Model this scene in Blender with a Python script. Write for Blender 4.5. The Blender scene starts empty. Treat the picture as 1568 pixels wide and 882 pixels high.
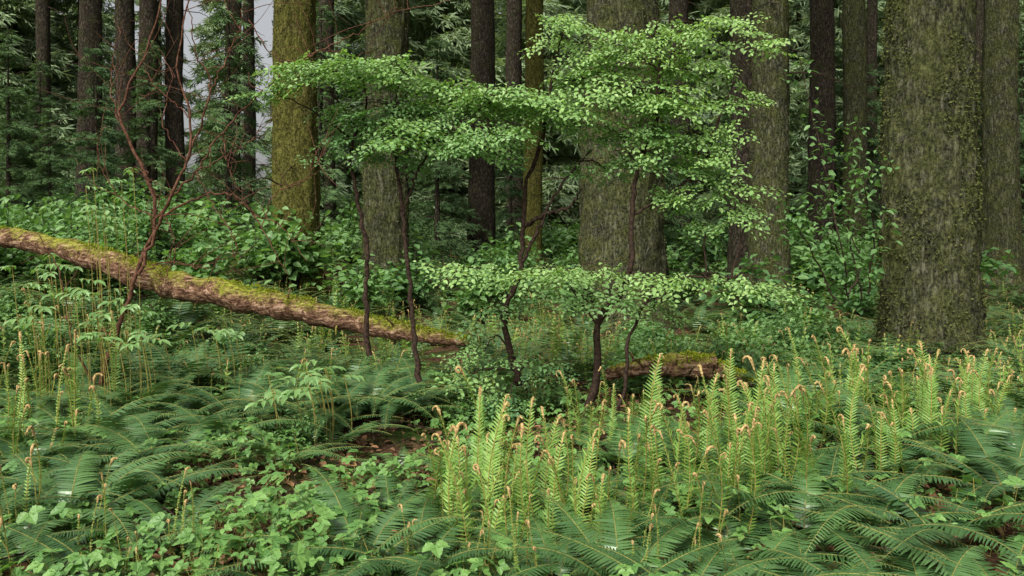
import bpy, math, random
import numpy as np
from mathutils import noise, Vector
rng=np.random.default_rng(7); random.seed(7)
sc=bpy.context.scene
CAMZ=1.7; F=1307.0
def at(u,v,d): return np.array([(u-784)/F*d, d, CAMZ-(v-360)/F*d])
def sm(a,b,x):
    t=np.clip((np.asarray(x,float)-a)/(b-a),0,1); return t*t*(3-2*t)
def gz(x,y):
    x=np.asarray(x,float); y=np.asarray(y,float)
    h=0.95*sm(-2.2,-6.5,x)*sm(6.5,11,y)+0.8*sm(12,34,y)
    h=h+0.05*np.sin(x*1.3+y*0.7)+0.04*np.sin(x*2.9-y*1.9+1)+0.03*np.sin(y*3.7+x)
    return h
class Geo:
    def __init__(s): s.V=[];s.A=[];s.F={3:[],4:[]};s.M={3:[],4:[]};s.n=0
    def add(s,V,F,A=None,m=0):
        V=np.asarray(V,float); F=np.asarray(F,int)
        if A is None: A=np.zeros((len(V),3))
        A=np.asarray(A,float)
        if A.ndim==1: A=np.tile(A,(len(V),1))
        k=F.shape[1]; s.F[k].append(F+s.n); s.M[k].append(np.full(len(F),m)); s.V.append(V); s.A.append(A); s.n+=len(V)
    def pack(s):
        s.V=[np.concatenate(s.V)]; s.A=[np.concatenate(s.A)]
        for k in (3,4):
            if s.F[k]: s.F[k]=[np.concatenate(s.F[k])]; s.M[k]=[np.concatenate(s.M[k])]
        return s
    def rep(s,g,R,P,S,rnd=None,ay=None,az=None):
        g.pack(); V=g.V[0];A=g.A[0];N=len(P);n=len(V)
        S=np.asarray(S,float)
        if S.ndim==0: S=np.full(N,float(S))
        VV=np.einsum('nij,vj->nvi',R,V)*S[:,None,None]+P[:,None,:]
        AA=np.tile(A[None],(N,1,1))
        if rnd is not None: AA[:,:,0]=np.mod(AA[:,:,0]+rnd[:,None],1)
        if ay is not None: AA[:,:,1]=ay[:,None]
        if az is not None: AA[:,:,2]=az[:,None]
        base=s.n+np.arange(N)*n
        for k in (3,4):
            if g.F[k]:
                s.F[k].append((g.F[k][0][None]+base[:,None,None]).reshape(-1,k)); s.M[k].append(np.tile(g.M[k][0],N))
        s.V.append(VV.reshape(-1,3)); s.A.append(AA.reshape(-1,3)); s.n+=N*n
    def mesh(s,name,mats,smooth=True):
        s.pack(); me=bpy.data.meshes.new(name)
        V=s.V[0]; lo=[];tot=[];mi=[]
        for k in (3,4):
            if s.F[k]: lo.append(s.F[k][0].ravel()); tot.append(np.full(len(s.F[k][0]),k)); mi.append(s.M[k][0])
        lo=np.concatenate(lo);tot=np.concatenate(tot);mi=np.concatenate(mi)
        me.vertices.add(len(V)); me.vertices.foreach_set('co',V.astype(np.float32).ravel())
        me.loops.add(len(lo)); me.loops.foreach_set('vertex_index',lo.astype(np.int32))
        me.polygons.add(len(tot)); st=np.concatenate([[0],np.cumsum(tot)[:-1]])
        me.polygons.foreach_set('loop_start',st.astype(np.int32))
        me.polygons.foreach_set('material_index',mi.astype(np.int32))
        me.polygons.foreach_set('use_smooth',np.full(len(tot),smooth))
        at_=me.attributes.new('a','FLOAT_VECTOR','POINT'); at_.data.foreach_set('vector',s.A[0].astype(np.float32).ravel())
        for m in mats: me.materials.append(m)
        me.update(calc_edges=True); me.validate()
        return me
def nrm(v): return v/np.maximum(np.linalg.norm(v,axis=-1,keepdims=True),1e-9)
def frames(Y,up=None,roll=None):
    Y=nrm(np.asarray(Y,float)); 
    if up is None: up=np.tile([0,0,1.0],(len(Y),1))
    X=nrm(np.cross(Y,up)); Z=np.cross(X,Y)
    if roll is not None:
        c=np.cos(roll)[:,None]; s_=np.sin(roll)[:,None]; X,Z=X*c+Z*s_, Z*c-X*s_
    return np.stack([X,Y,Z],axis=2)
def tube(g,pts,rad,sides=6,m=0,A=None,cap=True,rough=0.0):
    pts=np.asarray(pts,float); n=len(pts); rad=np.broadcast_to(rad,(n,)).astype(float)
    T=nrm(np.gradient(pts,axis=0)); ref=np.array([0.3,1,0.2]) if abs(T[0][2])>.6 else np.array([0,0,1.0])
    X=nrm(np.cross(T,ref)); Z=np.cross(X,T)
    a=np.linspace(0,2*np.pi,sides,endpoint=False)
    rr=rad[:,None]*(1+rough*rng.standard_normal((n,sides)))
    V=pts[:,None,:]+rr[:,:,None]*(np.cos(a)[None,:,None]*X[:,None,:]+np.sin(a)[None,:,None]*Z[:,None,:])
    i=np.arange(n-1)[:,None]*sides; j=np.arange(sides)[None,:]; j2=(j+1)%sides
    Fq=np.stack([i+j,i+j2,i+sides+j2,i+sides+j],axis=2).reshape(-1,4)
    if A is None: A=np.zeros(3)
    A=np.asarray(A,float)
    AA=np.tile(A,(n*sides,1)) if A.ndim==1 else np.repeat(A,sides,axis=0)
    g.add(V.reshape(-1,3),Fq,AA,m)
def smooth(pts,n=24,jit=0):
    pts=np.asarray(pts,float); k=len(pts)
    P=np.vstack([2*pts[0]-pts[1],pts,2*pts[-1]-pts[-2]]); out=[]
    for t in np.linspace(0,k-1-1e-6,n):
        i=int(t); f=t-i; p0,p1,p2,p3=P[i],P[i+1],P[i+2],P[i+3]
        out.append(0.5*((2*p1)+(-p0+p2)*f+(2*p0-5*p1+4*p2-p3)*f*f+(-p0+3*p1-3*p2+p3)*f**3))
    out=np.array(out)
    if jit: out[1:-1]+=rng.normal(0,jit,(n-2,3))
    return out
def obj(name,me,parent=None,loc=(0,0,0),rz=0,s=1,tilt=(0,0)):
    o=bpy.data.objects.new(name,me); sc.collection.objects.link(o); o.location=loc; o.rotation_euler=(tilt[0],tilt[1],rz)
    o.scale=(s,s,s) if np.isscalar(s) else s
    if parent: o.parent=parent
    return o
def empty(name): return obj(name,None)
# ---------------------------------------------------------------- materials
def nt(name):
    m=bpy.data.materials.new(name); m.use_nodes=True; t=m.node_tree; t.nodes.clear()
    o=t.nodes.new('ShaderNodeOutputMaterial'); return m,t,o
def ramp(t,fac,stops):
    r=t.nodes.new('ShaderNodeValToRGB'); e=r.color_ramp.elements
    while len(e)<len(stops): e.new(.5)
    for i,(p,c) in enumerate(stops): e[i].position=p; e[i].color=(*c,1)
    t.links.new(fac,r.inputs[0]); return r.outputs[0]
def mixc(t,f,a,b,mode='MIX'):
    n=t.nodes.new('ShaderNodeMix'); n.data_type='RGBA'; n.blend_type=mode
    for s,v in ((0,f),(6,a),(7,b)):
        if hasattr(v,'links'): t.links.new(v,n.inputs[s])
        elif s==0: n.inputs[0].default_value=v
        else: n.inputs[s].default_value=(*v,1)
    return n.outputs[2]
def math_(t,op,a,b=0.0,c=None):
    n=t.nodes.new('ShaderNodeMath'); n.operation=op
    for i,v in enumerate((a,b)+((c,) if c is not None else ())):
        if hasattr(v,'links'): t.links.new(v,n.inputs[i])
        else: n.inputs[i].default_value=v
    return n.outputs[0]
def leafmat(name,dark,light,trans=.35,rough=.5,shadetint=None,gloss=.05):
    m,t,o=nt(name)
    a=t.nodes.new('ShaderNodeAttribute'); a.attribute_name='a'
    sp=t.nodes.new('ShaderNodeSeparateXYZ'); t.links.new(a.outputs['Vector'],sp.inputs[0])
    oi=t.nodes.new('ShaderNodeObjectInfo')
    f=math_(t,'ADD',math_(t,'MULTIPLY',sp.outputs[0],.6),math_(t,'MULTIPLY',oi.outputs['Random'],.4))
    c=ramp(t,f,[(0.05,dark),(.55,tuple((x+y)/2 for x,y in zip(dark,light))),(.95,light)])
    if shadetint: c=mixc(t,sp.outputs[1],c,shadetint)
    p=t.nodes.new('ShaderNodeBsdfDiffuse'); t.links.new(c,p.inputs[0]); cur=p.outputs[0]
    if trans>0:
        tr=t.nodes.new('ShaderNodeBsdfTranslucent'); t.links.new(mixc(t,1.0,c,(1.25,1.3,.6),'MULTIPLY'),tr.inputs[0])
        mx=t.nodes.new('ShaderNodeMixShader'); mx.inputs[0].default_value=trans
        t.links.new(cur,mx.inputs[1]);t.links.new(tr.outputs[0],mx.inputs[2]); cur=mx.outputs[0]
    if gloss>0:
        gl=t.nodes.new('ShaderNodeBsdfGlossy'); gl.inputs['Roughness'].default_value=rough; gl.inputs[0].default_value=(.9,.95,.85,1)
        mx=t.nodes.new('ShaderNodeMixShader')
        lw=t.nodes.new('ShaderNodeLayerWeight'); lw.inputs[0].default_value=.25
        t.links.new(math_(t,'MULTIPLY_ADD',lw.outputs['Facing'],gloss*2,gloss*.5),mx.inputs[0])
        t.links.new(cur,mx.inputs[1]);t.links.new(gl.outputs[0],mx.inputs[2]); cur=mx.outputs[0]
    t.links.new(cur,o.inputs[0])
    return m
def barkmat(name,c1,c2,c3,moss=.5,mosscol=((.05,.055,.012),(.12,.13,.025)),scale=1.0,bump=.6,topmoss=False,vs=.3):
    m,t,o=nt(name)
    tc=t.nodes.new('ShaderNodeTexCoord'); mp=t.nodes.new('ShaderNodeMapping'); mp.inputs['Scale'].default_value=(scale,scale,scale*vs) if not topmoss else (scale*.25,scale,scale)
    oi=t.nodes.new('ShaderNodeObjectInfo'); t.links.new(tc.outputs['Object'],mp.inputs[0])
    va=t.nodes.new('ShaderNodeVectorMath'); va.operation='ADD'; cb=t.nodes.new('ShaderNodeCombineXYZ')
    t.links.new(math_(t,'MULTIPLY',oi.outputs['Random'],37.0),cb.inputs[2]); t.links.new(mp.outputs[0],va.inputs[0]); t.links.new(cb.outputs[0],va.inputs[1])
    def N(sc_,det=3,rg=.6,src=va.outputs[0]):
        n=t.nodes.new('ShaderNodeTexNoise'); n.inputs['Scale'].default_value=sc_; n.inputs['Detail'].default_value=det; n.inputs['Roughness'].default_value=rg
        t.links.new(src,n.inputs[0]); return n.outputs[0]
    n2=N(26,3,.7); n3=N(14,3,.6)
    ridge=math_(t,'MINIMUM',math_(t,'MULTIPLY',math_(t,'ABSOLUTE',math_(t,'SUBTRACT',n3,.5)),6.0),1.0)
    iso=N(2.6,3,.7,tc.outputs['Object']); rough=N(22,5,.85,tc.outputs['Object'])
    h=math_(t,'ADD',math_(t,'MULTIPLY',ridge,.30),math_(t,'ADD',math_(t,'MULTIPLY',n2,.40),math_(t,'MULTIPLY',rough,.85)))
    c=ramp(t,h,[(.58,c1),(.80,c2),(1.02,c3)])
    mf=math_(t,'ADD',math_(t,'MULTIPLY',iso,.5),math_(t,'MULTIPLY',rough,.5))
    if topmoss:
        ge=t.nodes.new('ShaderNodeNewGeometry'); s3=t.nodes.new('ShaderNodeSeparateXYZ'); t.links.new(ge.outputs['Normal'],s3.inputs[0])
        mf=math_(t,'ADD',mf,math_(t,'MULTIPLY',s3.outputs[2],.13))
    mr=t.nodes.new('ShaderNodeMapRange'); mr.inputs[1].default_value=.5+ (.5-moss)*.3-.04 ; mr.inputs[2].default_value=.5+(.5-moss)*.3+.11; t.links.new(mf,mr.inputs[0])
    mc=ramp(t,math_(t,'MULTIPLY_ADD',ridge,.12,math_(t,'MULTIPLY',rough,.9)),[(.38,mosscol[0]),(.66,mosscol[1])])
    c=mixc(t,math_(t,'MULTIPLY',mr.outputs[0],.85),c,mc)
    p=t.nodes.new('ShaderNodeBsdfDiffuse'); t.links.new(c,p.inputs[0]); p.inputs['Roughness'].default_value=.8
    b=t.nodes.new('ShaderNodeBump'); b.inputs['Strength'].default_value=bump; b.inputs['Distance'].default_value=.08
    t.links.new(h,b.inputs['Height']); t.links.new(b.outputs[0],p.inputs['Normal']); t.links.new(p.outputs[0],o.inputs[0])
    return m
def plain(name,a,b,scale=20,rough=.8):
    m,t,o=nt(name); n=t.nodes.new('ShaderNodeTexNoise'); n.inputs['Scale'].default_value=scale; n.inputs['Detail'].default_value=3
    tc=t.nodes.new('ShaderNodeTexCoord'); t.links.new(tc.outputs['Object'],n.inputs[0])
    p=t.nodes.new('ShaderNodeBsdfDiffuse'); t.links.new(ramp(t,n.outputs[0],[(.35,a),(.65,b)]),p.inputs[0])
    t.links.new(p.outputs[0],o.inputs[0]); return m
M_hero=leafmat('maple_leaf',(.17,.33,.085),(.38,.56,.18),.42,.5,(.085,.22,.075),gloss=.06)  # third colour is painted shade for lower and inner leaves
M_fernold=leafmat('fern_old_green',(.028,.085,.024),(.10,.205,.055),.22,.38,gloss=.11)
M_fernnew=leafmat('fern_new_green',(.14,.28,.045),(.30,.46,.10),.4,.5,gloss=.04)
M_stemnew=plain('fern_stem_green',(.14,.13,.03),(.30,.25,.08),60)
M_croz=plain('fern_crozier_tan',(.22,.13,.05),(.50,.37,.17),80)
M_cover=leafmat('groundcover_leaf',(.06,.17,.035),(.21,.38,.09),.33,.5,gloss=.06)
M_bush=leafmat('bush_leaf',(.06,.15,.045),(.17,.31,.09),.38,.5,gloss=.04)
M_bushl=leafmat('bush_leaf_light',(.10,.22,.065),(.23,.39,.13),.42,.5,gloss=.05)
M_con=leafmat('conifer_needles',(.05,.10,.044),(.15,.23,.095),.25,.6,gloss=0)
M_disthaze=leafmat('distant_needles_hazed',(.14,.20,.12),(.32,.41,.23),.3,.6,gloss=0)  # paler copy of the conifer needles, distance haze put into the colour
M_litter=leafmat('leaf_litter',(.06,.03,.015),(.34,.17,.085),.0,.7,gloss=.03)
M_twig=plain('twig_bark',(.022,.015,.012),(.06,.04,.03),40)
M_redtwig=plain('red_twig_bark',(.06,.028,.018),(.15,.075,.05),30)
M_moss=leafmat('moss_tuft',(.12,.16,.015),(.34,.38,.04),.2,.8,gloss=0)
M_mosst=leafmat('trunk_moss_tuft',(.05,.058,.02),(.15,.165,.055),.15,.85,gloss=0)
B_grey=barkmat('bark_grey',(.020,.020,.014),(.082,.080,.055),(.20,.195,.145),.62,bump=.9,mosscol=((.032,.038,.012),(.14,.15,.05)))
B_moss=barkmat('bark_mossy',(.022,.019,.010),(.10,.088,.035),(.20,.17,.08),.8,bump=.9,mosscol=((.045,.047,.012),(.21,.205,.05)))
B_dark=barkmat('bark_dark',(.016,.013,.011),(.06,.048,.038),(.14,.115,.09),.42,scale=1.3,bump=.8,mosscol=((.03,.034,.015),(.08,.09,.035)))
B_log=barkmat('log_bark',(.05,.027,.017),(.24,.135,.085),(.50,.35,.25),.30,mosscol=((.12,.15,.015),(.34,.37,.04)),scale=1.3,bump=.6,topmoss=True)
def groundmat():
    m,t,o=nt('forest_floor'); tc=t.nodes.new('ShaderNodeTexCoord')
    def N(s,d=5,r=.65):
        n=t.nodes.new('ShaderNodeTexNoise'); n.inputs['Scale'].default_value=s; n.inputs['Detail'].default_value=d; n.inputs['Roughness'].default_value=r; t.links.new(tc.outputs['Object'],n.inputs[0]); return n.outputs[0]
    a=N(.9);b=N(28)
    col=ramp(t,b,[(.3,(.022,.014,.009)),(.5,(.08,.045,.028)),(.7,(.18,.10,.06))])
    mo=ramp(t,b,[(.3,(.02,.035,.008)),(.7,(.06,.10,.025))])
    f=ramp(t,a,[(.46,(0,0,0)),(.56,(1,1,1))])
    p=t.nodes.new('ShaderNodeBsdfDiffuse'); t.links.new(mixc(t,f,col,mo),p.inputs[0])
    bp=t.nodes.new('ShaderNodeBump'); bp.inputs['Distance'].default_value=.05; bp.inputs['Strength'].default_value=.9; t.links.new(b,bp.inputs['Height']); t.links.new(bp.outputs[0],p.inputs['Normal'])
    t.links.new(p.outputs[0],o.inputs[0]); return m
ax=np.concatenate([np.linspace(-300,-22,12),np.arange(-20,20.1,.2),np.linspace(22,300,12)])
ay=np.concatenate([np.linspace(-100,-4,8),np.arange(-2,40,.2),np.linspace(42,400,14)])
X,Y=np.meshgrid(ax,ay); Z=gz(X,Y); nx,ny=len(ax),len(ay)
for i in range(ny):
    for j in range(nx):
        if abs(X[i,j])<14 and 0<Y[i,j]<20: Z[i,j]+=.05*noise.noise(Vector((X[i,j]*2.5,Y[i,j]*2.5,0)))
g=Geo(); i=np.arange(ny-1)[:,None]*nx; j=np.arange(nx-1)[None]
g.add(np.stack([X,Y,Z],2).reshape(-1,3),np.stack([i+j,i+j+1,i+nx+j+1,i+nx+j],2).reshape(-1,4))
obj('ground',g.mesh('ground',[groundmat()]))
# ---------------------------------------------------------------- leaf templates
def leafgeo(w=.3,fold=.08,droop=.1,m=0):
    g=Geo(); V=[(0,0,0),(0,.5,.0),(0,1,-droop),(-w,.32,fold),(-w*.72,.7,fold*.5),(w,.32,fold),(w*.72,.7,fold*.5)]
    g.add(V,[(0,1,4,3),(0,5,6,1)],np.zeros(3),m); g.F[3].append(np.array([(1,2,4),(1,6,2)])); g.M[3].append(np.full(2,m)); return g
def toothleaf(w=.42,m=0,fold=.1,droop=.15):
    g=Geo(); ys=np.array([0,.12,.28,.45,.62,.78,.92,1.0]); ws=np.array([0.0,.62,1.0,.98,.8,.55,.25,0])*w
    mid=[(0,y,-droop*y*y) for y in ys]; V=list(mid); n=len(ys)
    for s in (-1,1):
        for k,y in enumerate(ys):
            V.append((s*ws[k],y+ (.03 if k%2 else -.015),fold*ws[k]/w-droop*y*y+(.02 if k%2 else -.01)))
            V.append((s*max(ws[k]*.84,0),y+.07 if k<n-1 else 1.0,fold*ws[k]/w*.8-droop*y*y))
    T=[]
    for s in (0,1):
        o=n+s*2*n
        for k in range(n-1):
            a,b=o+2*k,o+2*k+1; c=o+2*(k+1)
            tri=[(k,b,a),(k,k+1,b),(k+1,c,b)]
            if s: tri=[t[::-1] for t in tri]
            T+=tri
    g.add(V,T,np.zeros(3),m); return g
LEAF=leafgeo(.32); LEAFW=toothleaf(.40)
def place_leaves(g,tmpl,P,D,S,roll=None,ay=None):
    N=len(P); g.rep(tmpl,frames(D,roll=roll),np.asarray(P,float),S,rng.random(N),ay=ay)
def spraygeo(L=.5,ls=.058,seed=0,tmpl=None):
    tmpl=tmpl or LEAF
    g=Geo(); r=np.random.default_rng(seed); P=[];D=[];S=[]
    def twig(p0,ang,l,z0=0):
        n=7; t=np.linspace(0,1,n); a=ang+r.normal(0,.12)*t
        pts=p0+np.stack([np.sin(a)*l*t,np.cos(a)*l*t,-.12*l*t*t+r.normal(0,.01)*t],1)
        tube(g,pts[::2],np.linspace(.0028,.001,4)*(1 if l>.3 else .7),3,1)
        k=int(l/.034)
        for q in range(1,k+1):
            tt=q/k; p=p0+np.array([np.sin(ang)*l*tt,np.cos(ang)*l*tt,-.12*l*tt*tt]); s=1 if q%2 else -1
            aa=ang+s*(1.0 if q<k else .1)+r.normal(0,.25)
            P.append(p);D.append((np.sin(aa),np.cos(aa),-.15+r.normal(0,.3)));S.append(ls*r.uniform(.6,1.15)*(1-.2*tt))
        return pts
    m=twig(np.zeros(3),0,L)
    for q,tt in enumerate((.2,.35,.5,.65,.8)):
        twig(np.array([0,L*tt,-.12*L*tt*tt]),(1 if q%2 else -1)*r.uniform(.6,.95),L*(.62-.4*tt)*r.uniform(.8,1.2))
    place_leaves(g,tmpl,P,D,np.array(S),roll=r.normal(0,.35,len(P)))
    return g.pack()
SPR=[spraygeo(.5,.063,s,leafgeo(.31)) for s in range(5)]
# ---------------------------------------------------------------- vine maple shrubs
def shrub(name,stems,layers,dens=1.0,mat=M_hero,stemmat=M_twig):
    par=empty(name); w=Geo(); lf=Geo(); allp=[]
    for pts,r0,r1 in stems:
        p=smooth([at(*q) for q in pts],34,.008); r=np.linspace(r0,r1,34)*(1+.08*rng.standard_normal(34)); tube(w,p,r,8)
        allp.append(p)
    SP=np.concatenate(allp)
    for (u,v,hu,hv,d,ay,k) in layers:
        c=at(u,v,d); rx=hu/F*d; rz=hv/F*d; ry=rx*.7
        dd=np.linalg.norm((SP-c)*np.array([1,1,.6]),axis=1)+np.where(SP[:,2]>c[2]+.1,1.5,0)
        s0=SP[np.argmin(dd)]
        mid=(s0+c)/2+np.array([0,0,.08])+rng.normal(0,.04,3)
        br=smooth([s0,mid,c],14,.006); tube(w,br,np.linspace(.010,.004,14),5)
        n=max(5,int(dens*k*(rx*ry*48+rx*rz*190)))
        th=rng.uniform(0,2*np.pi,n); rr=np.sqrt(rng.random(n))
        P=np.stack([c[0]+rx*rr*np.cos(th),c[1]+ry*rr*np.sin(th),c[2]+rz*rng.uniform(-1,1,n)*(1-.6*rr)],1)
        out=nrm(np.stack([P[:,0]-s0[0],P[:,1]-s0[1],np.zeros(n)],1)+rng.normal(0,.55,(n,3))*[1,1,0])
        out[:,2]=rng.normal(-.15,.16,n)-.15*rr
        out=nrm(out); base=P-out*.2
        sel=rng.integers(0,len(SPR),n); up=np.tile([0,0,1.0],(n,1))+rng.normal(0,.22,(n,3))+np.array([0,-.4,0]); R=frames(out,up)
        ayv=np.clip(ay+rng.normal(0,.14,n)+ (c[2]-P[:,2])/max(rz,.01)*.2,0,1)  # painted shade: leaf colour darkens towards the underside of each tier
        for q in range(len(SPR)):
            m_=sel==q
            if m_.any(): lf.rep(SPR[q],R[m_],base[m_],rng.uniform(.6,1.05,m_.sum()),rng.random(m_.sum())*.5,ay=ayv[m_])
        for q in range(0,n):
            if rng.random()<.4:
                a=br[rng.integers(5,14)]; b=base[q]; tube(w,smooth([a,(a+b)/2+[0,0,.03],b],6),np.linspace(.0035,.0022,6),3)
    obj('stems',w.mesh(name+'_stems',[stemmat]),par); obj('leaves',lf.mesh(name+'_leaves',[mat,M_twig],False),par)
    return par
shrub('vine_maple',[
 ([(566,545,7.9),(560,450,7.9),(563,380,7.9),(545,300,7.9),(538,230,7.9),(560,170,7.9)],.028,.012),
 ([(643,585,7.8),(632,500,7.8),(626,420,7.8),(617,330,7.8),(607,250,7.8),(600,180,7.8)],.028,.012),
 ([(617,330,7.8),(640,260,7.8),(680,210,7.7),(720,170,7.7)],.014,.007)],
 [(540,102,105,13,7.7,.0,1.5),(415,140,30,7,7.6,.0,1.3),(480,116,60,10,7.6,0,1.5),(610,124,60,14,7.8,.0,1.4),(590,172,90,24,7.9,.45,1.4),(560,205,70,20,7.9,.6,1.2),(650,195,80,18,7.7,.2,1.4),
  (640,222,90,15,7.6,.35,1.3),(720,205,80,20,7.6,.15,1.5),(760,235,45,10,7.6,.4,.8),(700,165,70,18,7.8,.1,1.4),(530,235,45,16,7.9,.6,.8),(760,150,80,18,7.7,.0,1.5),(805,160,65,18,7.7,.0,1.5),(690,135,60,12,7.9,.1,1.4),(600,240,60,12,7.8,.5,.7)],1.25)
shrub('vine_maple',[
 ([(795,590,7.9),(785,545,7.9),(772,480,7.9),(797,420,7.9),(800,350,7.9),(808,280,7.9),(832,205,7.9),(845,120,7.9)],.036,.014),
 ([(893,648,7.7),(914,575,7.7),(918,490,7.7),(960,432,7.7),(967,330,7.7),(975,260,7.7),(1003,195,7.7),(1010,110,7.7)],.038,.014),
 ([(913,692,7.6),(955,600,7.6),(963,520,7.6),(1000,445,7.6),(1060,425,7.6),(1120,425,7.6)],.022,.007),
 ([(800,350,7.9),(830,330,7.9),(870,318,7.9),(890,290,7.8)],.022,.008),
 ([(800,400,7.9),(825,350,7.9),(855,290,7.9),(905,230,7.9)],.018,.007),
 ([(967,330,7.7),(1020,300,7.7),(1080,250,7.7)],.014,.006)],
 [(870,34,52,6,7.6,.0,1.6),(900,60,75,10,7.7,.0,1.6),(1085,40,80,8,7.7,.0,1.7),(1165,66,42,5,7.6,.0,1.6),(1020,62,75,10,7.7,.0,1.5),(950,92,95,13,7.7,.05,1.6),(1060,108,70,12,7.8,.05,1.5),(1130,150,50,6,7.6,.0,1.6),
  (900,120,70,16,7.8,.15,1.5),(960,145,95,22,7.7,.2,1.5),(1040,160,80,22,7.7,.15,1.5),(870,180,65,20,7.7,.3,1.3),(950,205,80,20,7.8,.4,1.3),(1050,205,80,22,7.7,.15,1.4),(1095,245,55,20,7.6,.1,1.5),(1010,245,75,20,7.8,.45,1.2),(1125,290,34,22,7.6,.1,1.3),
  (930,262,60,14,7.9,.5,.8),(1060,300,55,20,7.7,.35,1.1),(1080,345,35,12,7.6,.3,.8),(1145,325,18,8,7.6,.1,1.1),
  (860,415,100,10,7.5,.1,1.2),(725,412,60,6,7.4,.05,1),(960,425,80,10,7.6,.1,1),(1090,432,80,8,7.5,.05,1.1),(880,455,80,16,7.6,.4,.8),(1000,470,60,12,7.7,.35,.5),
  (760,470,60,16,7.8,.5,.5),(740,540,70,26,7.8,.55,.5),(830,560,50,26,7.8,.6,.4),(700,585,55,18,7.6,.5,.5),(780,610,50,18,7.5,.6,.4),(1160,442,30,6,7.4,.05,1)],1.0)
# ---------------------------------------------------------------- bare red shrub on the left
par=empty('red_elderberry_shrub'); w=Geo(); dl=7.6
def q(pts,d=dl): return [at(u,v,d) for u,v in pts]
bare=[([(145,640),(162,560),(185,490),(212,420),(238,335),(215,250),(182,185),(205,120),(238,40),(250,-30)],.026,.007),
 ([(212,420),(250,330),(285,250),(292,180),(272,100),(295,-30)],.018,.006),([(238,335),(300,262),(340,205),(400,140),(450,95)],.012,.004),
 ([(285,250),(322,140),(300,80),(288,0)],.011,.004),([(250,330),(310,300),(360,300),(400,350),(440,420)],.012,.004),([(340,205),(350,260),(380,310)],.007,.003),([(360,300),(395,330),(430,345),(470,400)],.008,.003),
 ([(215,250),(240,300),(230,360)],.007,.004),([(182,185),(170,110),(190,30)],.007,.003),([(322,140),(360,60),(375,0)],.007,.003),([(250,330),(270,380),(250,430)],.007,.004),([(212,420),(260,400),(310,410),(340,390)],.007,.003),
 ([(300,262),(370,225),(420,180)],.006,.003),([(292,180),(230,120),(215,60)],.006,.003),([(380,30),(430,92),(500,78),(560,95)],.006,.003),([(450,95),(530,60),(600,22),(690,0)],.006,.003),
 ([(300,262),(330,320),(360,370),(350,420)],.006,.003),([(238,335),(180,300),(150,240),(160,190)],.006,.003),([(285,250),(250,190),(262,120),(240,70)],.006,.003),([(400,350),(420,300),(470,270),(500,230)],.006,.003),([(150,600),(110,520),(95,430),(60,360)],.009,.004)]
for pts,r0,r1 in bare:
    p=smooth(q(pts,dl+rng.normal(0,.1)),30,.010); tube(w,p,np.linspace(r0,r1,30),6)
    for k in range(7):
        a=p[rng.integers(8,29)]; dr=nrm(rng.normal(0,1,3)+[0,0,.8]); l=rng.uniform(.15,.7)
        tube(w,smooth([a,a+dr*l*.5+rng.normal(0,.03,3),a+dr*l],8),np.linspace(.004,.0018,8),4)
obj('stems',w.mesh('bare_stems',[M_redtwig]),par)
# ---------------------------------------------------------------- ferns
def pinna_t():
    g=Geo(); ys=np.array([0,.25,.5,.75]); ws=np.array([.55,.5,.42,.28])
    V=[];Z=[.0,.01,.0,-.03]
    for y,w_,z in zip(ys,ws,Z): V+=[(-w_,y,z+.0),(0,y,z-.0),(w_,y,z)]
    V.append((0,1,-.08)); Fq=[]
    for k in range(3):
        for s in range(2): a=3*k+s; Fq.append((a,a+1,a+4,a+3))
    g.add(V,Fq); g.F[3].append(np.array([(9,10,12),(10,11,12)])); g.M[3].append(np.zeros(2,int)); return g
PIN=pinna_t().pack()
PINL=Geo(); PINL.add([(-.5,0,0),(.5,0,0),(.3,.7,-.01),(-.3,.7,-.01),(0,1,-.08)],[(0,1,2,3)]); PINL.F[3].append(np.array([(3,2,4)])); PINL.M[3].append(np.zeros(1,int)); PINL.pack()
LOD=1.0
def rep_pinna(g,P,Dv,Up,L,W,m,rn):
    B=PIN if LOD==1 else PINL
    R=frames(Dv,Up); R=R.copy(); R[:,:,1]*=L[:,None]; R[:,:,0]*=(W*LOD**.85)[:,None]; R[:,:,2]*=L[:,None]
    gm=Geo(); gm.V=B.V;gm.A=B.A;gm.F=B.F;gm.n=B.n; gm.M={k:[np.full(len(B.M[k][0]),m)] for k in (3,4)}
    g.rep(gm,R,P,1.0,rn)
def frond_old(g,az,L,e0,e1,r,tw=0,wd=1.0):
    n=26 if LOD==1 else 9; t=np.linspace(0,1,n); e=e0+(e1-e0)*t**1.1; st=L/(n-1)
    x=np.concatenate([[0],np.cumsum(np.cos(e[:-1])*st)]); z=np.concatenate([[0],np.cumsum(np.sin(e[:-1])*st)])
    lat=tw*t*t*L; ca,sa=np.cos(az),np.sin(az)
    pts=np.stack([x*ca-lat*sa,x*sa+lat*ca,z],1); tube(g,pts,np.linspace(.0035,.0012,n),4 if LOD==1 else 3,1)
    T=nrm(np.gradient(pts,axis=0)); side=nrm(np.cross(T,[0,0,1.0])); nor=np.cross(side,T); N=int(L/.0185/LOD/wd)
    tt=np.linspace(.13,.985,N); idx=tt*(n-1); P=np.stack([np.interp(idx,np.arange(n),pts[:,k]) for k in range(3)],1)
    I=np.round(idx).astype(int); wl=.122*(L/.95)*np.minimum(1,(tt-.02)/.22)**.5*np.minimum(1,(1-tt)/.55)**.8+.006
    for s in (-1,1):
        Dv=side[I]*s+T[I]*(.22+.25*tt[:,None])-nor[I]*.12+r.normal(0,.05,(N,3))
        rep_pinna(g,P,Dv,nor[I]+r.normal(0,.15,(N,3)),wl*r.uniform(.88,1.05,N),np.full(N,.0132*wd)*np.minimum(1,(1.15-tt)*1.6),0,np.full(N,r.random()*.8)+r.random(N)*.18)
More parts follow.
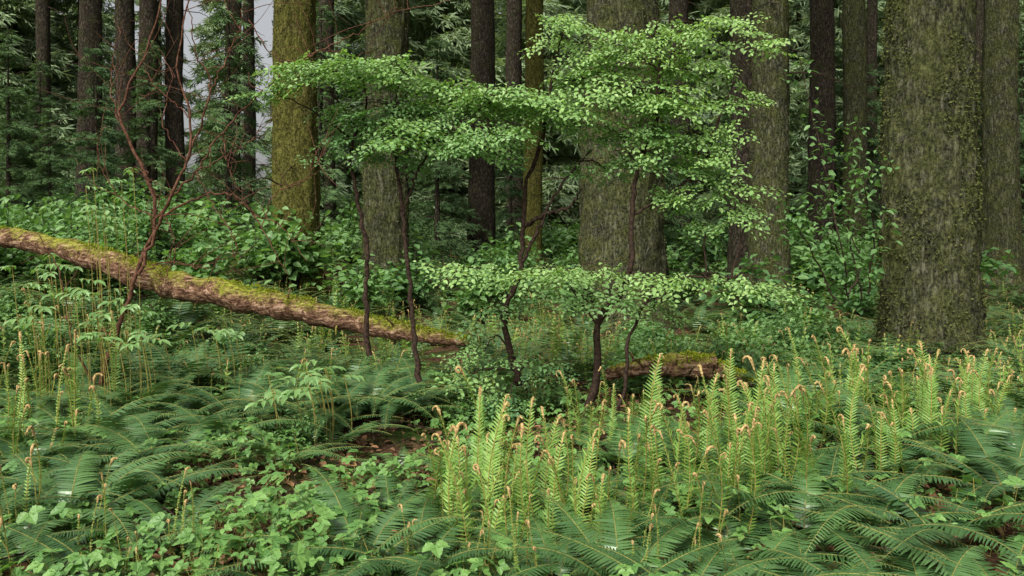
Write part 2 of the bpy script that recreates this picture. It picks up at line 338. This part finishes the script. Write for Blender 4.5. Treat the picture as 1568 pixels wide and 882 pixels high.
def frond_new(g,az,L,lean,r,open_=1.0,base=(0,0)):
    n=44 if LOD==1 else 16; t=np.linspace(0,1,n); cz=r.uniform(.82,.93); tot=r.uniform(1.6,5.4)
    e=math.pi/2-lean*(.2+.8*t**1.3)-tot*np.clip((t-cz)/(1-cz),0,1)**.8; st=L/(n-1)*np.where(t>cz,.62,1)
    x=np.concatenate([[0],np.cumsum(np.cos(e[:-1])*st[:-1])]); z=np.concatenate([[0],np.cumsum(np.sin(e[:-1])*st[:-1])])
    ca,sa=np.cos(az),np.sin(az); lat=r.normal(0,.06)*np.sin(t*3)*L
    pts=np.stack([base[0]+x*ca-lat*sa,base[1]+x*sa+lat*ca,z],1)
    fat=r.uniform(.65,1.1)
    rad=np.where(t<cz,.0042-.001*t,(.0105-.005*(t-cz)/(1-cz))*fat); k=int(n*(cz-.06))
    tube(g,pts[:k+1],rad[:k+1]*.9,5 if LOD==1 else 3,2)
    r2=rad[k:].copy(); r2[:3]=np.linspace(.004,.0095*fat,3); tube(g,pts[k:],r2,7 if LOD==1 else 3,3,rough=.16)
    T=nrm(np.gradient(pts,axis=0)); side=np.tile([-sa,ca,0.0],(n,1)); nor=np.cross(T,side)
    N=int(L*cz/.021/LOD); tt=np.linspace(.10,cz+.02,N); idx=tt*(n-1); P=np.stack([np.interp(idx,np.arange(n),pts[:,q_]) for q_ in range(3)],1); I=np.round(idx).astype(int)
    wl=open_*(.085*np.sin(np.clip((tt-.03)/(cz+.0),0,1)*math.pi)**.55*(1-.45*tt)+.008)
    for s in (-1,1):
        Dv=side[I]*s*r.uniform(.7,1.0)+T[I]*(.3+.35*tt[:,None])+nor[I]*.35*r.normal(0,1,(N,1))*.6
        rep_pinna(g,P,Dv,nor[I]*1.0+T[I]*.5+r.normal(0,.35,(N,3)),wl*r.uniform(.75,1.15,N),np.full(N,.0105),4,np.full(N,r.random()*.6)+r.random(N)*.4)
FM=[M_fernold,M_stemnew,M_stemnew,M_croz,M_fernnew]
def clump(seed,nold,nnew,Lold=.95,Lnew=.9,op=1.0,lean=.38,spread=.07,e0=(.6,1.2),wd=1.0):
    r=np.random.default_rng(seed); g=Geo()
    for k in range(nold):
        frond_old(g,2*math.pi*(k+r.uniform(-.4,.4))/max(nold,1),Lold*r.uniform(.75,1.1),r.uniform(*e0),r.uniform(-.8,-.1),r,r.normal(0,.15),wd)
    for k in range(nnew):
        frond_new(g,r.uniform(0,2*math.pi),Lnew*r.uniform(.5,1.12),r.uniform(.05,lean),r,op*r.uniform(.5,1.1),r.normal(0,spread,2))
    return g.mesh('sword_fern_%d'%seed,FM,False)
C_old=[clump(s,12,0,1.0,e0=(.6,1.15),wd=1.15) for s in (1,2,3,4)]; C_low=[clump(5+s,8,0,1.1,e0=(.5,1.05),wd=1.3) for s in range(5)]
C_new=[clump(20+s,6,9,.85,.88,1.15,.65,.12,(.45,.9)) for s in range(6)]
C_fid=[clump(30+s,8,6,.85,.85,.6,.45,.10) for s in range(3)]; C_sp=[clump(36+s,0,5,.7,.8,.35,.35,.09) for s in range(3)]
LOD=2.6
L_mix=[clump(110+s,10,3,.85,.72,1.0,.6) for s in range(4)]; L_old=[clump(140+s,12,0,.95) for s in range(3)]; L_new=[clump(150+s,6,7,.75,.72,.9,.5,.14) for s in range(3)]
LOD=1.0
def fern(u,d,meshes,s=1.0,name='sword_fern',dz=0,j=.08):
    x=(u-784)/F*d; obj(name,random.choice(meshes),None,(x,d,float(gz(x,d))+dz-.01),random.uniform(0,6.28),s*random.uniform(1-j,1+j))
for u,d in [(705,4.8),(765,4.45),(735,5.3),(810,5.0),(862,4.8),(925,4.45),(1000,5.0),(1075,4.7),(1060,5.6),(1130,5.2),(1200,5.4),(1175,6.1),(1265,5.2),(1240,6.4),(1330,5.8),(1300,6.9),(1380,6.6),(1110,6.5),(1430,6.1),(1490,6.9),(1540,6.4),(1400,7.5),(1515,7.9)]:
    fern(u,d,C_new,.97,j=.18)
for u,d in [(905,6.8),(985,7.0),(1190,7.5)]: fern(u,d,C_new,.75)
for u,d in [(30,6.6),(90,7.2),(150,7.6),(20,7.9),(115,6.5),(50,5.8),(60,8.6)]: fern(u,d,C_fid,1.05,j=.15)
for u,d,s in [(25,4.2,.95),(275,4.15,.6),(215,3.95,.55),(725,4.0,.6),(135,4.3,.7),(985,4.0,.65),(620,4.1,.5),(50,4.6,.9),(820,3.9,.7),(1075,4.1,.75)]: fern(u,d,C_sp,s)
for u,d,s in [(100,4.8,.95),(30,4.3,.85),(20,5.4,1.0),(150,4.1,.7),(550,4.15,.8),(640,4.1,.8),(470,3.8,.68),(710,3.75,.65),(330,6.4,.8),(420,6.0,.65),(950,3.9,.75),(1050,3.8,.78),(1150,4.0,.82),(1250,3.8,.8),(1340,4.0,.85),(1430,3.8,.8),(1540,4.0,.9),(1120,4.5,.88),(1230,4.75,.95),(1440,4.7,1.0),(1550,5.2,1.0),(1340,4.8,.95),(850,4.1,.6),(900,5.5,.7),(190,5.2,.85),(260,4.6,.62),(240,5.8,.8),(60,6.0,.95),(600,5.0,.6),(140,5.9,.95),(500,6.7,.8),(620,6.3,.5),(200,6.5,.95),(110,5.2,.9)]:
    fern(u,d,C_low,s)
for u,d in [(250,7.0),(210,7.4),(330,7.7),(500,7.2),(560,7.6),(470,7.9),(600,7.7),(640,8.2),(1080,6.0),(960,6.4),(20,6.1),(280,8.2),(400,8.1),(370,7.3),(440,7.4),(540,8.3),(360,8.5),(300,7.3),(1480,5.8),(1560,6.1),(1530,7.2),(1350,6.3),(1220,6.9)]:
    fern(u,d,C_old,1.0)
par=empty('fern_undergrowth'); cnt=0
for k in range(700):
    d=8+ (rng.random()**1.25)*20; x=rng.uniform(-.70,.70)*d
    if d<9.3 and abs(x)<1.2 and rng.random()<.5: continue
    ms=[L_mix,L_old,L_new][rng.choice(3,p=[.4,.37,.23])]
    obj('fern',random.choice(ms),par,(x,d,float(gz(x,d))-.03),rng.uniform(0,6.28),rng.uniform(.65,1.1))
for k in range(90):
    d=rng.uniform(9.5,17); x=(rng.uniform(1320,1600)-784)/F*d if k<50 else (rng.uniform(230,560)-784)/F*d
    obj('fern',random.choice(L_mix+L_old),par,(x,d,float(gz(x,d))-.03),rng.uniform(0,6.28),rng.uniform(.7,1.1))
# ---------------------------------------------------------------- groundcover
def tri(L):
    T=Geo(); T.rep(L,frames(np.array([(0,1,.0),(-.9,.35,-.02),(.9,.35,-.02)],float)),np.array([(0,0,.14)]*3,float),np.array([.062,.052,.052]),np.array([.1,.2,.25])); tube(T,[(0,-.03,0),(0,-.01,.08),(0,0,.14)],.0012,3,1); return T.pack()
TRI=tri(LEAFW); TRIL=tri(leafgeo(.38,.1,.15))
g=Geo(); N=22000; d=3.2+rng.random(N)**.85*7.5; x=rng.uniform(-.66,.66,N)*d
nz=np.array([noise.noise(Vector((a*1.3,b*1.3,3))) for a,b in zip(x,d)])
bare_=np.exp(-(((x+.85)/.40)**2+((d-6.7)/.65)**2))+.9*np.exp(-(((x+1.7)/.9)**2+((d-6.8)/.28)**2))+.9*np.exp(-(((x+1.3-.35*(d-5.5))/.2)**2+((d-5.7)/.8)**2))
right=sm(-.5,.4,x)*.6
keep=(nz+rng.normal(0,.12,N)>-.12)&(rng.random(N)>bare_*1.3)&(rng.random(N)>right); x=x[keep];d=d[keep];nz=nz[keep];N=len(x)
az=rng.uniform(0,6.28,N); Dv=np.stack([np.cos(az),np.sin(az),rng.normal(-.1,.25,N)],1); hs=rng.uniform(.35,1.0,N)*(1+.5*nz)
big=rng.random(N)<.05; hs[big]*=1.5
P=np.stack([x,d,gz(x,d)+rng.uniform(-.04,.07,N)+.12*np.maximum(nz,0)],1); up=np.tile([0,-.25,1.0],(N,1))+rng.normal(0,.34,(N,3))
R=frames(Dv,up); nr=d<6.0; rn=rng.random(N)
g.rep(TRI,R[nr],P[nr],hs[nr],rn[nr]); g.rep(TRIL,R[~nr],P[~nr],hs[~nr],rn[~nr]); obj('groundcover_plants',g.mesh('groundcover',[M_cover,M_stemnew],False))
g=Geo(); N=9000; d=3.5+rng.random(N)*7; x=rng.uniform(-.6,.6,N)*d
az=rng.uniform(0,6.28,N); Dv=np.stack([np.cos(az),np.sin(az),rng.normal(0,.25,N)],1)
g.rep(LEAF,frames(Dv,np.tile([0,0,1.0],(N,1))+rng.normal(0,.5,(N,3))),np.stack([x,d,gz(x,d)+.02+rng.uniform(-.02,.03,N)],1),rng.uniform(.03,.09,N),rng.random(N))
for k in range(320):
    d_=rng.uniform(4,10); x_=rng.uniform(-.5,.5)*d_; a=rng.uniform(0,6.28); l=rng.uniform(.1,.7); c=np.array([x_,d_,float(gz(x_,d_))+.03])
    tube(g,smooth([c,c+[np.cos(a)*l*.5,np.sin(a)*l*.5,rng.uniform(0,.12)],c+[np.cos(a+.2)*l,np.sin(a+.2)*l,.02]],7),rng.uniform(.003,.008),5,1)
obj('leaf_litter',g.mesh('leaf_litter',[M_litter,M_twig],False))
# ---------------------------------------------------------------- bushes
def bushmesh(seed,h,w_,nl,ls,mats,tmpl=LEAF):
    r=np.random.default_rng(seed); g=Geo(); P=[];D_=[];S=[]
    ns=max(8,nl//28)
    for k in range(ns):
        a=r.uniform(0,6.28); rr=w_*r.random()**.6; hh=h*r.uniform(.45,1)*(1-.35*rr/w_)
        e=np.array([rr*np.cos(a),rr*np.sin(a),hh]); m_=e*[.45,.45,.65]; pts=smooth([np.zeros(3),m_,e],10,.01); tube(g,pts[::3],np.linspace(.008,.002,4),3,1)
        for q_ in range(28):
            t_=r.uniform(.35,1); p=pts[int(t_*9)]+r.normal(0,.09,3)*[1,1,.6]; aa=r.uniform(0,6.28)
            P.append(p);D_.append((np.cos(aa),np.sin(aa),r.normal(-.25,.3)));S.append(ls*r.uniform(.6,1.25))
    place_leaves(g,tmpl,P,D_,np.array(S),roll=r.normal(0,.4,len(P))); return g.mesh('bush%d'%seed,mats,False)
BU=[bushmesh(50+s,1.0,.6,900,.080,[M_bush,M_twig]) for s in range(4)]
BF=[bushmesh(55+s,1.0,.6,560,.10,[M_bush,M_twig]) for s in range(3)]
BL=[bushmesh(60+s,1.0,.55,600,.10,[M_bushl,M_twig],leafgeo(.38)) for s in range(3)]
par=empty('shrub_undergrowth')
def bush(u,d,s,ms,nm='bush'): 
    x=(u-784)/F*d; obj(nm,random.choice(ms),par,(x,d,float(gz(x,d))-.05),random.uniform(0,6.28),(s,s,s*random.uniform(.85,1.15)))
for k in range(60): bush(rng.uniform(-120,330),rng.uniform(11,17),rng.uniform(.9,1.5),BU if rng.random()<.75 else BL)
for k in range(18): bush(rng.uniform(-20,420),rng.uniform(8.5,10.2),rng.uniform(.5,.7),BL if rng.random()<.4 else BU)
for k in range(150): bush(rng.uniform(-60,1620),rng.uniform(15,34),rng.uniform(.9,2.1),BF if rng.random()<.65 else BL)
for k in range(50): bush(rng.uniform(960,1330),rng.uniform(8.6,13),rng.uniform(.5,.8),BU if rng.random()<.4 else BL)
for u,d,s in [(720,7.8,.5),(780,8.1,.5),(840,8.3,.5),(450,6.5,.42),(480,6.9,.45),(560,8.6,.6)]: bush(u,d,s,BU)
par=empty('salmonberry_shrub'); g=Geo(); P=[];Dd=[];S=[]
for pts in ([(1300,460),(1290,380),(1270,300),(1262,240),(1245,180),(1225,90)],[(1320,460),(1300,340),(1310,260),(1295,190)],[(1280,460),(1240,380),(1215,340),(1190,345)],[(1330,450),(1340,360),(1325,290),(1340,250)],[(1290,400),(1260,345),(1225,320)],[(1300,450),(1320,400),(1290,340),(1275,280)]):
    p=smooth([at(u,v,10.2+rng.normal(0,.2)) for u,v in pts],20,.01); tube(g,p,np.linspace(.012,.004,20),5,1)
    for k in range(110):
        c=p[rng.integers(3,20)]+rng.normal(0,.12,3); a=rng.uniform(0,6.28); P.append(c);Dd.append((np.cos(a),np.sin(a),rng.normal(-.4,.3)));S.append(rng.uniform(.06,.12))
place_leaves(g,leafgeo(.27),P,Dd,np.array(S),roll=rng.normal(0,.5,len(P)))
obj('stems_and_leaves',g.mesh('salmonberry',[M_bushl,M_twig],False),par)
par=empty('elderberry_seedlings'); g=Geo()
for u,v,d in [(455,575,6.6),(480,560,6.7),(430,585,6.5),(500,585,6.8),(155,305,9),(130,330,9),(170,275,9),(100,440,7.5),(150,455,7.6),(60,470,7.4),(190,470,7.6),(90,395,8.2),(240,520,7.4),(150,520,7.3),(300,500,8),(40,420,8),(350,515,8)]:
    for k in range(4):
        c=at(u+rng.normal(0,20),v+rng.normal(0,12),d+rng.normal(0,.2)); gr=np.array([c[0]+.05,c[1]+.05,float(gz(c[0],c[1]))]); tube(g,smooth([gr,(gr+c)/2+[.03,0,0],c],8),.004,4,1)
        a0=rng.uniform(0,6.28); ax_=np.array([np.cos(a0),np.sin(a0),-.15]); sd=np.array([-ax_[1],ax_[0],0])
        for j_ in range(3):
            b=c+ax_*.06*j_; 
            for s_ in (-1,1):
                g.rep(leafgeo(.22,.06,.2),frames([ax_*.5+sd*s_+[0,0,rng.normal(-.25,.2)]],[[0,-.3,1.0]]),b[None],np.array([rng.uniform(.07,.11)]),rng.random(1))
        g.rep(leafgeo(.22,.06,.2),frames([ax_+[0,0,-.2]],[[0,-.3,1.0]]),(c+ax_*.12)[None],np.array([.11]),rng.random(1))
        tube(g,[c,c+ax_*.06,c+ax_*.12],.002,3,1)
obj('stems_and_leaves',g.mesh('elderberry',[M_bushl,M_stemnew],False),par)
# ---------------------------------------------------------------- logs
def log(name,pts,rad):
    p=smooth(pts,70,.010); r=.95*np.interp(np.linspace(0,1,70),np.linspace(0,1,len(rad)),rad); g=Geo(); sides=26
    T=nrm(np.gradient(p,axis=0)); Xv=nrm(np.cross(T,[0,0,1.0])); Zv=np.cross(Xv,T); a=np.linspace(0,2*np.pi,sides,endpoint=False); V=[]
    for i_ in range(70):
        for k in range(sides):
            d_=np.cos(a[k])*Xv[i_]+np.sin(a[k])*Zv[i_]; b=p[i_]+d_*r[i_]
            V.append(b+d_*r[i_]*(.30*noise.noise(Vector(tuple(b*3.0)))+.16*noise.noise(Vector((b[0]*3,b[1]*14,b[2]*14)))))
    V=np.array(V); i2=np.arange(69)[:,None]*sides; j_=np.arange(sides)[None]; j2=(j_+1)%sides
    g.add(V,np.stack([i2+j_,i2+j2,i2+sides+j2,i2+sides+j_],2).reshape(-1,4))
    for e,row in ((0,0),(1,69)):
        c=V[row*sides:(row+1)*sides].mean(0)+T[row]*(-.03 if e==0 else .06)
        ring=V[row*sides:(row+1)*sides]; VV=np.vstack([ring,c]); g.add(VV,[(k,(k+1)%sides,sides) for k in range(sides)])
    for k in range(9):
        i_=rng.integers(8,62); d_=nrm(rng.normal(0,1,3)+[0,-.3,.5]); tube(g,smooth([p[i_],p[i_]+d_*(r[i_]+.05),p[i_]+d_*(r[i_]+rng.uniform(.08,.2))+rng.normal(0,.02,3)],6),np.linspace(.018,.006,6),6)
    N=4600; ii=rng.integers(0,70,N); th=rng.normal(math.pi/2+.15,.45,N); dd=-np.cos(th)[:,None]*Xv[ii]+np.sin(th)[:,None]*Zv[ii]
    b=p[ii]+dd*(r[ii]*1.02)[:,None]+T[ii]*rng.uniform(-.05,.05,N)[:,None]; kk=np.array([noise.noise(Vector(tuple(q_*1.1))) for q_ in b])>.0; b=b[kk]
    mg=Geo(); mg.rep(leafgeo(.2),frames(dd[kk]+rng.normal(0,.7,(kk.sum(),3)),rng.normal(0,1,(kk.sum(),3))),b,rng.uniform(.015,.04,kk.sum()),rng.random(kk.sum()))
    pr=empty(name); obj('trunk',g.mesh(name,[B_log]),pr); obj('moss',mg.mesh(name+'_moss',[M_moss],False),pr)
log('fallen_log',[at(-60,352,10.8),at(60,372,10.4),at(150,397,10.1),at(215,420,9.9),at(300,442,9.7),at(390,460,9.4),at(480,480,9.2),at(600,505,8.9),at(712,524,8.6)],[.11,.12,.145,.165,.165,.145,.13,.10,.055])
log('fallen_log',[at(930,572,8.3),at(985,562,8.3),at(1040,560,8.35),at(1090,566,8.4),at(1150,586,8.5)],[.06,.09,.12,.10,.05])
# ---------------------------------------------------------------- big trees
def trunk(name,u,d,w0,w1,mat,H=30,lean=0,flare=.35,shade_crown=True,limbs=10,res=56,tufts=0):
    x=(u-784)/F*d; z0=float(gz(x,d)); par=obj(name,None,None,(x,d,z0)); r0=w0/2/F*d; r1=w1/2/F*d
    zt=CAMZ+360/F*d-z0; zs=np.concatenate([np.arange(-.3,zt+1,.06 if res>60 else .09 if res>40 else .3),np.linspace(zt+2,H,14)]); n=len(zs)
    r=np.interp(zs,[-.3,1.0,zt,H],[r0,r0,r1,max(r1*.2,.05)])*(1+flare*np.exp(-np.maximum(zs,0)/.35)); sd=random.random()*50
    a=np.linspace(0,2*np.pi,res,endpoint=False); V=np.zeros((n,res,3))
    for i_ in range(n):
        for k in range(res):
            ca,sa=math.cos(a[k]),math.sin(a[k])
            rr=r[i_]
            dn=.10*noise.noise(Vector((ca*1.3+sd,sa*1.3,zs[i_]*.25)))+.09*noise.noise(Vector((ca*rr*9+sd,sa*rr*9,zs[i_]*1.6)))+.08*noise.noise(Vector((ca*rr*22,sa*rr*22+sd,zs[i_]*5)))
            dn+=.18*math.exp(-max(zs[i_],0)/.5)*noise.noise(Vector((ca*2.2,sa*2.2,sd)))
            V[i_,k]=(ca*rr*(1+dn)+lean*zs[i_]/10+.03*math.sin(zs[i_]*.6+sd),sa*rr*(1+dn),zs[i_])
    g=Geo(); i2=np.arange(n-1)[:,None]*res; j_=np.arange(res)[None]; j2=(j_+1)%res
    g.add(V.reshape(-1,3),np.stack([i2+j_,i2+j2,i2+res+j2,i2+res+j_],2).reshape(-1,4)); obj('trunk',g.mesh('trunk',[mat]),par)
    if tufts:
        ni=int((zt+1.2)/(zs[1]-zs[0])); ii=rng.integers(0,ni,tufts); kk=rng.integers(0,res,tufts); b=V[ii,kk]; dd=np.stack([np.cos(a[kk]),np.sin(a[kk]),np.full(tufts,-.2)],1)
        ok=np.array([noise.noise(Vector((p_[0]*2.2,p_[1]*2.2,p_[2]*1.1+sd)))+.6*noise.noise(Vector(tuple(p_*7))) for p_ in b])>-.04
        b=b[ok]+rng.normal(0,.02,(ok.sum(),3)); mg=Geo(); mg.rep(leafgeo(.3),frames(dd[ok]*.7+rng.normal(0,.6,(ok.sum(),3)),rng.normal(0,1,(ok.sum(),3))),b,rng.uniform(.015,.045,ok.sum()),rng.random(ok.sum()))
        obj('moss',mg.mesh('trunk_moss',[M_mosst],False),par)
    g=Geo()
    for k in range(limbs):
        z=rng.uniform(1.8,zt+3); a_=rng.uniform(0,6.28); l=rng.uniform(.4,2.2); b=np.array([lean*z/10,0,z]); dr=np.array([np.cos(a_),np.sin(a_),rng.uniform(-.35,.2)])
        tube(g,smooth([b,b+dr*l*.5,b+dr*l+[0,0,-.2*l]],8,.02),np.linspace(.02,.004,8),4)
    if limbs: obj('dead_limbs',g.mesh('limbs',[M_twig]),par)
    if shade_crown: obj('shade_crown',random.choice(SHADE_CROWN),par,(lean*1.2,0,0),random.uniform(0,6.28),1)  # unseen crown, added for the shade it casts
    return par
def coniferbranches(g,r,zs,lenf,nq,qs,droop=.25):
    P=[];Dd=[];S=[]
    for z in zs:
        a=r.uniform(0,6.28); l=lenf(z)*r.uniform(.6,1.15); dr=np.array([np.cos(a),np.sin(a),0]); sd=np.array([-dr[1],dr[0],0]); t=np.linspace(0,1,5)
        pts=np.array([0,0,z])+dr*l*t[:,None]+np.array([0,0,1])*(l*(.12*t-droop*2*t*t))[:,None]; tube(g,pts,np.linspace(.012+.006*l,.004,5),3,1)
        n=int(nq*l); tt=r.uniform(.12,1,n); c=np.array([0,0,z])+dr*(l*tt)[:,None]+np.array([0,0,1])*(l*(.12*tt-droop*2*tt*tt))[:,None]
        lat=r.normal(0,.19,n)*l*(1.15-tt)*1.0; c=c+sd*lat[:,None]; c[:,2]-=np.abs(lat)*.35+r.random(n)*.08*l
        P.append(c); Dd.append(dr*r.uniform(.3,1,n)[:,None]+sd*(np.sign(lat)*r.uniform(.2,1.1,n))[:,None]+np.array([0,0,1])*r.normal(-.45,.3,n)[:,None]); S.append(qs*r.uniform(.6,1.4,n))
    P=np.concatenate(P);Dd=np.concatenate(Dd);S=np.concatenate(S)
    g.rep(NEED,frames(Dd,roll=r.normal(0,.5,len(P))),P,S,r.random(len(P)))
NEED=Geo(); 
for s_,y_ in ((0,0),(1,.2),(-1,.4)):
    c_,n_=(math.cos(s_*.75),math.sin(s_*.75)); l_=1.0 if s_==0 else .6; wv=.06
    NEED.add([(0,y_,0),(n_*l_*.5-c_*wv,y_+c_*l_*.5+n_*wv,.02),(n_*l_,y_+c_*l_,-.06),(n_*l_*.5+c_*wv,y_+c_*l_*.5-n_*wv,-.02)],[(0,1,2,3)])
NEED.pack()
SHADE_CROWN=[]
for s in range(3):
    r=np.random.default_rng(80+s); g=Geo(); coniferbranches(g,r,np.sort(r.uniform(12,30,60)),lambda z:3.6*(1-(z-8)/26),16,.6,.12); SHADE_CROWN.append(g.mesh('shade_crown%d'%s,[M_con,B_dark],False))  # crowns sit above the view, added to darken the background
SM=[]
for s in range(4):
    r=np.random.default_rng(90+s); g=Geo(); tube(g,[(0,0,-.2),(0,0,3),(0,0,7)],[.09,.06,.01],7,1)
    coniferbranches(g,r,np.sort(r.uniform(.4,7,80)),lambda z:1.9*(1-z/8.2),60,.22,.2); SM.append(g.mesh('hemlock%d'%s,[M_con,B_dark],False))
trunk('douglas_fir',452,17,70,60,B_moss,limbs=4,tufts=6000)
trunk('douglas_fir',592,17.5,70,64,B_grey,limbs=4,tufts=7000)
trunk('douglas_fir',956,15,132,108,B_grey,lean=-.05,limbs=5,tufts=12000,shade_crown=False)
trunk('douglas_fir',1178,19,60,54,B_grey,limbs=4,tufts=5000)
trunk('douglas_fir',1138,21,44,38,B_dark,limbs=4,shade_crown=False)
trunk('douglas_fir',1424,11,136,122,B_grey,limbs=0,res=84,flare=.2,tufts=34000)
trunk('douglas_fir',1533,22,54,46,B_grey,limbs=3,shade_crown=False,tufts=2500)
for u,d,w_ in [(137,26,36),(192,29,30),(226,27,30),(268,28,28),(357,30,24),(381,32,18),(500,30,26),(738,27,40),(787,33,26),(1040,30,32),(1258,25,38),(1335,31,18),(1503,30,22),(65,34,22)]:
    trunk('western_hemlock',u,d,w_*1.05,w_*.9,B_dark,limbs=14,res=20,flare=.2,shade_crown=rng.random()<.25)
trunk('western_hemlock',817,24,30,27,B_moss,limbs=6,res=30,shade_crown=False); trunk('western_hemlock',1308,26,36,33,B_grey,limbs=6,res=30,shade_crown=False)
GAPS=[(402,12),(304,5)]
def ingap(x,d,k=1): return any(abs(x/d*F+784-c)<w_+k*F*1.0/d for c,w_ in GAPS)
par=empty('hemlock_saplings')
for k in range(56):
    u=rng.uniform(-150,1700); d=rng.uniform(20,38); x=(u-784)/F*d
    if ingap(x,d,.6): continue
    obj('sapling',random.choice(SM),par,(x,d,float(gz(x,d))),rng.uniform(0,6.28),rng.uniform(.5,1.1))
par=empty('distant_forest')
DT=[]
for s in range(3):
    r=np.random.default_rng(120+s); g=Geo(); tube(g,[(0,0,-.2),(0,0,10),(0,0,26)],[.3,.25,.05],8,1)
    coniferbranches(g,r,np.sort(r.uniform(1.5,28,165)),lambda z:4.0*(1-z/36),20,.75,.2); DT.append(g.mesh('distant%d'%s,[M_disthaze,B_grey],False))
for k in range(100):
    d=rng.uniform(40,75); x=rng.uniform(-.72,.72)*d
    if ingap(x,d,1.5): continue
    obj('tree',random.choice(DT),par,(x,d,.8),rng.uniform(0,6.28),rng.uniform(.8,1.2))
# ---------------------------------------------------------------- world, sun, camera
w=bpy.data.worlds.new('World'); sc.world=w; w.use_nodes=True; t=w.node_tree; bg=t.nodes['Background']
sk=t.nodes.new('ShaderNodeTexSky'); sk.sky_type='NISHITA'; sk.sun_disc=False; sk.sun_elevation=math.radians(48); sk.sun_rotation=math.radians(205); sk.air_density=1.2; sk.dust_density=5; sk.ozone_density=.6
hs=t.nodes.new('ShaderNodeHueSaturation'); hs.inputs['Saturation'].default_value=.2; t.links.new(sk.outputs[0],hs.inputs['Color'])
t.links.new(hs.outputs[0],bg.inputs[0]); bg.inputs[1].default_value=.15
L=bpy.data.lights.new('sun','SUN'); L.energy=4.8; L.angle=math.radians(18); L.color=(1,.97,.88); lo=obj('sun',L)
az=math.radians(205); el=math.radians(48); dv=Vector((math.sin(az)*math.cos(el),math.cos(az)*math.cos(el),math.sin(el))); lo.rotation_euler=dv.to_track_quat('Z','Y').to_euler()
cd=bpy.data.cameras.new('camera'); co=obj('camera',cd); cd.lens=30; cd.sensor_width=36; cd.clip_end=1000; co.location=(0,0,CAMZ); co.rotation_euler=(math.pi/2,0,0); cd.shift_y=-81/1568
sc.camera=co
sc.view_settings.view_transform='Standard'; sc.view_settings.look='None'; sc.view_settings.exposure=0
